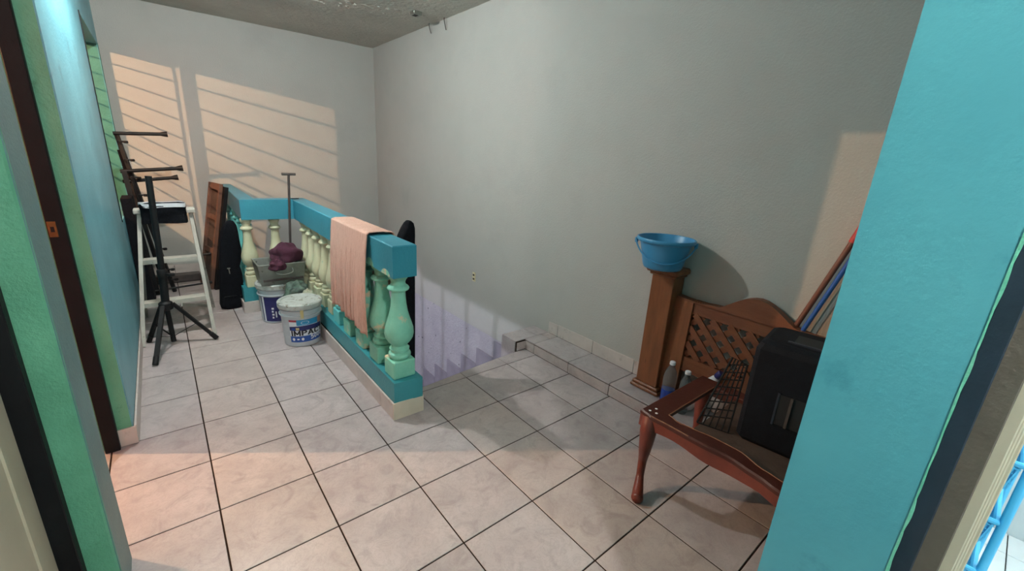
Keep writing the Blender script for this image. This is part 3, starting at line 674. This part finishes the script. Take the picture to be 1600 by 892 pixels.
# ------------------------------------------------------------------ black tripod speaker stand
tp = thing('tripod_stand', 'black folding tripod speaker stand with open legs in front of the ladder', 'stand', (-.08, .95, 0))
hub = Vector((-.10, .95, .335))
MB().path([(-.092, .96, .03), (-.10, .95, .42)], .018, 12).build('lower_tube', 'rubber', tp, True)
MB().path([(-.10, .95, .36), (-.085, .95, .60)], .027, 14).build('outer_tube', 'rubber', tp, True)
MB().path([(-.085, .95, .60), (-.062, .95, 1.34)], .021, 14).build('inner_tube', 'rubber', tp, True)
MB().lathe([(.03, -.03), (.034, -.02), (.034, .03), (.028, .04)], (-.085, .95, .60), 14).build('collar', 'rubber', tp, True)
MB().path([(-.06, .93, .60), (-.03, .90, .60)], .012, 8).lathe([(.02, -.01), (.02, .01)], (-.03, .90, .60), 8).build('clamp_knob', 'rubber', tp, True)
MB().lathe([(.03, -.03), (.045, -.02), (.045, .03), (.03, .045)], hub, 14).build('hub', 'rubber', tp, True)
for fx, fy in ((-.247, 1.10), (-.212, .60), (.185, .905)):
    d = Vector((fx, fy, .02)); top = hub + (Vector((fx, fy, 0))-Vector((hub.x, hub.y, 0)))*.15 + Vector((0, 0, .02))
    lg = MB().bar(top, d, .028, .022).build('leg', 'rubber', tp)
    dn = (d-top).normalized(); MB().path([d-dn*.05, d+dn*.012], .019, 10).build('rubber_foot', 'rubber', lg, True)
    mid = top.lerp(d, .55); MB().bar(mid, Vector((-.092, .96, .07)), .012, .004).build('brace', 'rubber', tp)

# ------------------------------------------------------------------ folded stand with foot bars at the left wall
ks = thing('folded_stand', 'tall black folded keyboard stand with rubber-capped cross bars leaning on the left wall', 'stand', (-.1, 2.6, 0))
a0, a1 = Vector((-.035, 2.55, .0)), Vector((-.262, 2.62, 1.63))
MB().bar(a0, a1, .035, .03).build('frame_tube', 'rubber', ks)
MB().bar(a0+Vector((-.07, .03, 0)), a1+Vector((-.0, .03, -.15)), .03, .03).build('frame_tube', 'rubber', ks)
MB().bar(Vector((-.27, 2.50, 0)), Vector((-.27, 2.50, 1.28)), .03, .06).build('frame_tube', 'rubber', ks)
MB().bar(Vector((-.18, 2.50, 0)), Vector((-.255, 2.50, 1.28)), .04, .04).build('frame_tube', 'rubber', ks)
def hbar(xa, xb, y, za, zb_, r=.009):
    h = MB().path([(xa, y, za), (xb, y, zb_)], r, 10).build('cross_bar', 'rubber', ks, True)
    d = Vector((xb-xa, 0, zb_-za)).normalized(); e_ = Vector((xb, y, zb_))
    MB().path([e_-d*.05, e_-d*.02, e_+d*.005], [r*1.05, r*1.5, r*1.7], 10).build('end_cap', 'rubber', h, True)
hbar(-.285, .125, 2.6, 1.632, 1.655, .017); hbar(-.285, .205, 2.55, 1.278, 1.325, .018); hbar(-.285, .155, 2.62, 1.175, 1.225, .017)
hbar(-.2, .33, 2.52, .36, .40, .011); hbar(-.2, .30, 2.45, .06, .09, .010)
for k in range(9):
    t_ = .96 - k*.105 if k < 5 else .30-.07*(k-5); p = a0.lerp(a1, t_)
    MB().path([p+Vector((-.01, -.01, 0)), p+Vector((.045, -.015, -.008))], .009, 8).lathe([(.016, -.012), (.019, 0), (.016, .012)], p+Vector((.05, -.015, -.008)), 8).build('knob', 'rubber', ks, True)
bc = MB().prismv([(0, 0), (1, 0), (.96, 1), (.1, 1)], (-.285, 2.12, .005), (.09, .03, 0), (-.03, 0, 1.05), (0, .35, 0))
tag(bc.build('flat_case', 'fabric'), 'flat black case standing behind the ladder against the turquoise wall', 'case')
tag(MB().box(-.2, .23, 2.9, 3.0, .005, .10, 0, .01).build('dark_crate', 'iron'), 'low dark box on the floor behind the step ladder', 'box')

# ------------------------------------------------------------------ electric outlet
ot = thing('wall_outlet', 'small ivory outlet on the right wall above the stairs', 'outlet', (XR, .586, .31))
MB().box(XR-.008, XR, .558, .612, .265, .37, b=.002).build('plate', 'ivory', ot)
for z in (.285, .33): MB().box(XR-.012, XR-.007, .572, .598, z, z+.02).build('socket', 'iron', ot)

# ------------------------------------------------------------------ wooden post and basin
wp_ = thing('wooden_post', 'square brown wooden newel post standing on the tiled step', 'post', (2.51, -1.78, .097))
MB().box(2.432, 2.588, -1.895, -1.672, .097, .125, 0, .008).box(2.44, 2.588, -1.885, -1.682, .125, .15, 0, .008).build('base', 'wood', wp_)
MB().box(2.455, 2.586, -1.865, -1.705, .15, .95, 0, .004).build('shaft', 'wood', wp_)
MB().box(2.44, 2.59, -1.88, -1.69, .935, .955, 0, .006).box(2.418, 2.592, -1.90, -1.668, .955, .997, 0, .012).build('cap', 'wood', wp_)
bs = thing('basin', 'round blue plastic basin with bail handle on top of the wooden post', 'basin', (2.405, -1.79, .998))
c = (2.410, -1.79, .998)
bk = .955
MB().lathe([(.112, .0), (.120, .003), (.128, .02), (.145, .09), (.158, .145), (.165, .165), (.179, .170), (.186, .176), (.187, .19), (.182, .196), (.174, .194), (.168, .175), (.158, .15), (.142, .085), (.122, .015), (.0005, .010)], c, 48, sx=bk, sy=bk).build('bowl', 'basin', bs, True, auto=50)
va = math.atan2(-.5, -.86)
hp = []
for k in range(21):
    ph_ = -PI/2 + PI*k/20; dz = .168 - .118*max(0, math.cos(ph_))**.8; rr = .108+.40*(dz)+.008
    hp.append((c[0]+rr*math.cos(va+ph_), c[1]+rr*math.sin(va+ph_), c[2]+dz))
MB().path(hp, .005, 8).build('bail_handle', 'basin', bs, True)
for s_ in (1, -1): MB().lathe([(.010, -.02), (.012, 0), (.010, .012)], (c[0]+.178*math.cos(va+s_*PI/2), c[1]+.178*math.sin(va+s_*PI/2), c[2]+.168), 10).build('lug', 'basin', bs)

# ------------------------------------------------------------------ lattice headboard
hb = thing('lattice_headboard', 'brown wooden headboard with crested top and diagonal lattice leaning at the wall', 'headboard', (2.52, -2.35, .097))
YL, YR = -1.855, -2.845; th = .035; hx = 2.50
def lx(z): return hx + .045*(z-.1)
def hbp(y0, y1, z0, z1, name, m='woodh', dx=0, t_=th):
    mb = MB(); mb.prismv([(y0, z0), (y1, z0), (y1, z1), (y0, z1)], (lx(0)+dx, 0, 0), (0, 1, 0), (.045, 0, 1), (t_, 0, 0)); return mb.build(name, m, hb)
hbp(YL, YL-.13, .099, .80, 'stile', dx=-.012, t_=.05, m='wood'); hbp(YR+.13, YR, .099, .80, 'stile', dx=-.012, t_=.05, m='wood')
hbp(YR+.13, YL-.13, .725, .815, 'top_rail'); hbp(YR+.13, YL-.13, .33, .43, 'bottom_rail')
cr_ = [(YL+.012, .80), (YL+.012, .815)]
for k in range(31):
    u = k/30; y = YL+.012 + (YR-YL-.024)*u; cz = .822 - .012*math.sin(PI*min(1, u/.36)) + .105*max(0, math.cos((u-.5)*PI/.42))**1.3 if abs(u-.5) < .21 else .822-.012*math.sin(PI*min(1, (u if u < .5 else 1-u)/.3))
    cr_.append((y, cz))
cr_ += [(YR-.012, .80)]
mb = MB(); mb.prismv(cr_, (lx(0)-.012, 0, 0), (0, 1, 0), (.045, 0, 1), (.055, 0, 0)); mb.build('crest', 'woodh', hb)
yA, yB, zA, zB = YR+.13, YL-.13, .43, .725
import itertools
def clipline(y0, slope):
    # line y=y0+slope*(z-zA); clip to rect
    pts = []
    for z in (zA, zB):
        y = y0+slope*(z-zA)
        if yA <= y <= yB: pts.append((y, z))
    for y in (yA, yB):
        z = zA+(y-y0)/slope
        if zA < z < zB: pts.append((y, z))
    return sorted(set(pts))[:2] if len(pts) >= 2 else None
for sgn, dx in ((1, .004), (-1, .016)):
    y0 = yA-.45
    while y0 < yB+.45:
        p = clipline(y0, sgn*1.0)
        if p and abs(p[0][0]-p[1][0]) > .03:
            (ya, za), (yb_, zb_) = p
            MB().bar((lx(za)+dx, ya, za), (lx(zb_)+dx, yb_, zb_), .011, .038, (0, -(zb_-za), yb_-ya)).build('lattice_slat', 'woodh', hb)
        y0 += .108

# ------------------------------------------------------------------ bottles
def bottle(x, y, z, r, h, label, liq, capm='whitec'):
    t_ = thing('bottle', label, 'bottle', (x, y, z), 'plastic bottles behind the bench')
    p = [(r*.9, 0), (r, .01), (r, .07), (r*.95, .08), (r, .09), (r, .12), (r*.95, .13), (r, .14), (r, h*.66), (r*.8, h*.78), (r*.45, h*.88), (.014, h*.92), (.014, h*.94)]
    MB().lathe(p, (x, y, z), 20).build('body', 'clear', t_, True)
    if liq: MB().lathe([(r*.9, -.0), (r*1.012, .012), (r*1.012, liq)], (x, y, z), 20).build('contents', 'liquid', t_, True)
    MB().lathe([(.018, h*.93), (.019, h*.94), (.019, h*.985), (.016, h)], (x, y, z), 14).build('cap', capm, t_, True)
bottle(2.415, -1.975, .097, .042, .315, 'clear plastic bottle with blue liquid and white cap, next to the wooden post', .12)
bottle(2.415, -2.085, .097, .036, .295, 'clear empty plastic bottle with white cap beside the blue-filled bottle', 0)
wbt = thing('detergent_bottle', 'white plastic bottle with dark blue cap lying tilted behind the bench corner', 'bottle', (2.42, -2.17, .1))
T_ = Matrix.Rotation(math.radians(27), 3, 'X')
cc = Vector((2.472, -2.09, .115))
MB().lathe([(.026, 0), (.034, .01), (.036, .20), (.033, .27), (.024, .31), (.015, .325)], cc, 18, tilt=T_, sx=.8).build('body', 'whitec', wbt, True)
MB().lathe([(.019, .322), (.021, .326), (.020, .362), (.015, .368)], cc, 14, tilt=T_).build('cap', 'navyl', wbt, True)

# ------------------------------------------------------------------ poles at the wall
br1 = thing('broom_stick', 'worn wooden broom stick with red grip leaning in the corner', 'broom', (2.55, -2.3, .1))
pA, pB = Vector((2.565, -2.34, .10)), Vector((2.575, -2.70, 1.40))
MB().path([pA, pB], .014, 10).build('stick', 'pole_r', br1, True)
MB().path([pB-(pB-pA).normalized()*.09, pB, pB+(pB-pA).normalized()*.08], [.017, .018, .012], 10).build('grip', 'red', br1, True)
tag(MB().path([(2.55, -2.385, .10), (2.56, -2.745, 1.42)], .012, 10).build('mop_stick', 'pole_b', smooth=True), 'blue mop stick leaning just right of the red-gripped one', 'mop')
tag(MB().prismv([(0, 0), (.26, 0), (.2, .95), (-.02, .98)], (2.55, -2.60, .10), (0, -1, 0), (.02, -.24, 1), (.03, 0, 0)).build('padded_sleeve', 'fabric'), 'black padded sleeve leaning behind the loudspeaker', 'sleeve')

# ------------------------------------------------------------------ bench frame with cabriole legs
bn = thing('bench_frame', 'worn mahogany seat frame with serpentine rail and cabriole legs', 'bench', (1.97, -2.6, 0))
XA, XE, YA, YE, ZT = 1.66, 2.285, -2.225, -2.985, .47
def interp(T, y):
    for (a, p), (b, q) in zip(T, T[1:]):
        if b <= y <= a: t_ = (y-a)/(b-a); t_ = t_*t_*(3-2*t_); return p+(q-p)*t_
    return T[0][1] if y > T[0][0] else T[-1][1]
TO = [(YA, 1.672), (-2.29, 1.657), (-2.37, 1.662), (-2.53, 1.662), (-2.65, 1.673), (-2.77, 1.655), (-2.86, 1.632), (-2.985, 1.625)]
TI = [(YA-.112, 1.742), (-2.40, 1.722), (-2.47, 1.735), (-2.56, 1.750), (-2.66, 1.752), (-2.78, 1.712), (-2.86, 1.70), (-2.985, 1.71)]
outer = [(interp(TO, YA+(YE-YA)*k/24), YA+(YE-YA)*k/24) for k in range(25)]
ya_, yb2 = YA-.112, YE+.07
inner = [(interp(TI, ya_+(yb2-ya_)*k/24), ya_+(yb2-ya_)*k/24) for k in range(25)]
oo = outer+[(XE, YE), (XE, YA)]; ii = inner+[(XE-.085, yb2), (XE-.085, ya_)]; n = len(oo); fr = MB()
def off(l, d, c=(1.97, -2.6)): return [(x+(d if x < c[0] else -d), y-(d if y > c[1] else -d)*(1 if (k in (0, 24) or k > 24) else 0)) for k, (x, y) in enumerate(l)]
vs = [(x, y, ZT-.022) for x, y in oo]+[(x, y, ZT-.007) for x, y in oo]+[(x, y, ZT) for x, y in off(oo, .007)]+[(x, y, ZT) for x, y in off(ii, -.004)]+[(x, y, ZT-.004) for x, y in ii]+[(x, y, ZT-.022) for x, y in ii]
fs = [(k*n+i, k*n+(i+1) % n, ((k+1) % 6)*n+(i+1) % n, ((k+1) % 6)*n+i) for k in range(6) for i in range(n)]
fr.add(vs, fs); fr.build('top_frame', 'mahot', bn, True, auto=35)
n = 25
ap = MB()
o2 = [(x+.006, y) for x, y in outer]; i2 = [(x+.028, y) for x, y in outer]
hgt = [.055 + .010*math.cos(k/24*PI*4) for k in range(25)]
vs = [(x, y, ZT-.022) for x, y in o2]+[(x, y, ZT-.022) for x, y in i2]+[(x, y, ZT-.022-hgt[k]) for k, (x, y) in enumerate(i2)]+[(x-.004, y, ZT-.022-hgt[k]) for k, (x, y) in enumerate(o2)]
fs = [(k*n+i, k*n+i+1, ((k+1) % 4)*n+i+1, ((k+1) % 4)*n+i) for k in range(4) for i in range(n-1)]+[(0, n, 2*n, 3*n), (n-1, 2*n-1, 3*n-1, 4*n-1)]
ap.add(vs, fs); ap.box(XA+.04, XE-.02, YA-.032, YA-.012, ZT-.08, ZT-.022).box(XA+.04, XE-.02, YE+.01, YE+.03, ZT-.08, ZT-.022).box(XE-.04, XE-.02, YE+.03, YA-.03, ZT-.08, ZT-.022)
ap.build('apron', 'maho', bn, True, auto=30)
# worn pale edge along the inner lip
eg = MB().path([(x-.002, y, ZT+.0) for x, y in inner], .0028, 6); eg.path([(1.742, ya_, ZT), (XE-.085, ya_, ZT)], .0028, 6); eg.path([(x+.003, y, ZT-.002) for x, y in outer[2:9]], .0024, 6); eg.build('worn_lip', 'raww', bn)
MB().box(XA+.05, XE-.07, YE+.06, YA-.22, ZT-.045, ZT-.03).build('seat_board', 'olds', bn)
def cab(x, y, dx, dy, name='leg'):
    P = catmull([(x, y, ZT-.03), (x-dx*.25, y-dy*.25, ZT-.09), (x-dx*.15, y-dy*.15, .28), (x+dx*.2, y+dy*.2, .18), (x+dx*.15, y+dy*.15, .09), (x-dx*.4, y-dy*.4, .045), (x-dx*.8, y-dy*.8, .028), (x-dx*.95, y-dy*.95, .024)], 6)
    R = []
    ctrl = [.036, .040, .031, .022, .0195, .026, .030, .018]
    for i in range(len(ctrl)-1):
        for k in range(6): R.append(ctrl[i]+(ctrl[i+1]-ctrl[i])*k/6)
    R.append(ctrl[-1]); l = MB().path(P, R, 12); l.lathe([(.010, .0), (.022, .004), (.024, .02), (.015, .035)], (x-dx*.55, y-dy*.55, 0), 12)
    l.build(name, 'maho', bn, True, auto=60)
cab(1.690, -2.272, .092, .055); cab(XE-.04, YA-.045, -.03, -.02); cab(XA+.06, YE+.05, .05, .02); cab(XE-.04, YE+.05, -.03, -.02)
for (x, y) in ((1.695, -2.262), (1.70, -2.295), (1.735, -2.272)): MB().lathe([(.006, 0), (.007, .001), (.0005, .002)], (x, y, ZT+.0002), 8).build('paint_spot', 'whitec', bn)
# loudspeaker on the seat board
sp = thing('loudspeaker', 'big black moulded loudspeaker standing on the mahogany seat frame', 'loudspeaker', (2.08, -2.77, .426))
a_ = math.radians(-24); ux = Vector((math.cos(a_), math.sin(a_), 0)); uy = Vector((math.sin(-a_)*1, -math.cos(a_), 0)); uy = Vector((-.0, 0, 0)) + Vector((math.sin(a_)*-1, -math.cos(a_), 0))
org = Vector((1.885, -2.588, .426))
ux = Vector((.991, .135, 0)).normalized(); uy = Vector((.135, -.991, 0)).normalized()
def spp(poly, z0, z1, name, m='rubber'):
    mb = MB(); pts = [org+ux*p+uy*q for p, q in poly]
    mb.prism([(v.x, v.y) for v in pts], z0, z1); return mb.build(name, m, sp)
D, Wd_ = .30, .34
cab_ = MB()
zs_ = [(.441, .012), (.46, 0), (.890, 0), (.915, .010), (.928, .030)]
vs = []
for z, e_ in zs_:
    for p, q in ((e_, .02+e_), (.02+e_, e_), (D-.02-e_, e_), (D-e_, .02+e_), (D-e_, Wd_-.02-e_), (D-.02-e_, Wd_-e_), (.02+e_, Wd_-e_), (e_, Wd_-.02-e_)):
        v = org+ux*p+uy*q; vs.append((v.x, v.y, z))
fs = [(j*8+i, j*8+(i+1) % 8, (j+1)*8+(i+1) % 8, (j+1)*8+i) for j in range(len(zs_)-1) for i in range(8)]+[tuple(range(7, -1, -1)), tuple(range((len(zs_)-1)*8, len(zs_)*8))]
cab_.add(vs, fs); cab_.build('cabinet', mat('speaker_plastic', '0a0e16', '0e131b', .7, 30, .3, 200, spec=.2), sp)
spk2 = mat('speaker_recess', '0c0e12', '101318', .6, 30)
spp([(-.003, .13), (.0, .13), (.0, .24), (-.003, .24)], .58, .72, 'handle_recess', spk2)
spp([(-.006, .122), (-.001, .122), (-.001, .13), (-.006, .13)], .575, .725, 'recess_rim', 'navy'); spp([(-.006, .24), (-.001, .24), (-.001, .248), (-.006, .248)], .575, .725, 'recess_rim', 'navy')
spp([(-.012, .17), (-.003, .17), (-.003, .18), (-.012, .18)], .58, .72, 'grip_bar', 'iron')
spp([(.08, .12), (.2, .12), (.2, .24), (.08, .24)], .9285, .9305, 'top_recess', spk2)
spp([(.065, .10), (.08, .10), (.08, .26), (.065, .26)], .928, .935, 'top_lip', 'navy')
# black wire basket leaning against the loudspeaker
wbk = thing('wire_basket', 'black wire mesh basket panel leaning on the loudspeaker side', 'basket', (1.85, -2.45, .45))
q00, q10, q01, q11 = Vector((1.845, -2.43, .442)), Vector((1.885, -2.56, .442)), Vector((1.99, -2.47, .765)), Vector((2.005, -2.535, .75))
# a tapered cage: front grid and side grid
def gp(u, v): return q00.lerp(q10, u).lerp(q01.lerp(q11, u), v)
MB().path([gp(0, 0), gp(1, 0), gp(1, 1), gp(0, 1), gp(0, 0)], .0048, 6).build('rim_wire', 'rubber', wbk, True)
for k in range(1, 5):
    MB().path([gp(k/5, 0), gp(k/5, 1)], .0034, 5).build('wire', 'rubber', wbk)
for k in range(1, 9):
    MB().path([gp(0, k/9), gp(1, min(1, k/9+.10))], .0034, 5).build('wire', 'rubber', wbk)

# ------------------------------------------------------------------ blue plastic rack in the side room
rk = thing('basket_rack', 'light blue plastic tiered basket rack on the white tiled side-room floor', 'rack', (2.1, -3.3, .012))
for x in (1.97, 2.27):
    for y in (-3.215, -3.392): MB().path([(x, y, .012), (x, y, 1.25)], .012, 10).build('post', 'rack', rk, True)
for z in (.15, .355, .56, .78, 1.0, 1.2):
    b = MB()
    def ring(zz, e_, rr):
        b.path([(1.955+e_, -3.20-e_, zz), (2.285-e_, -3.20-e_, zz), (2.285-e_, -3.375+e_, zz), (1.955+e_, -3.375+e_, zz), (1.955+e_, -3.20-e_, zz)], rr, 8)
    ring(z, 0, .010); ring(z-.10, .018, .006)
    for k in range(15):
        y = -3.205-.012*k
        b.bar((1.957, y, z), (1.975, y*.9-.329+.0, z-.10), .004, .004, (0, 1, 0))
    for k in range(24):
        x = 1.96+.0138*k; b.bar((x, -3.373, z), (x, -3.357, z-.10), .004, .004, (1, 0, 0))
    for k in range(4):
        zz = z-.02*(k+1); b.bar((1.956+.0036*(k+1), -3.21, zz), (1.956+.0036*(k+1), -3.37, zz), .003, .004); b.bar((1.96, -3.374+.003*k, zz), (2.28, -3.374+.003*k, zz), .003, .004)
    b.box(1.975, 2.265, -3.355, -3.22, z-.104, z-.098)
    b.build('basket', 'rack', rk)
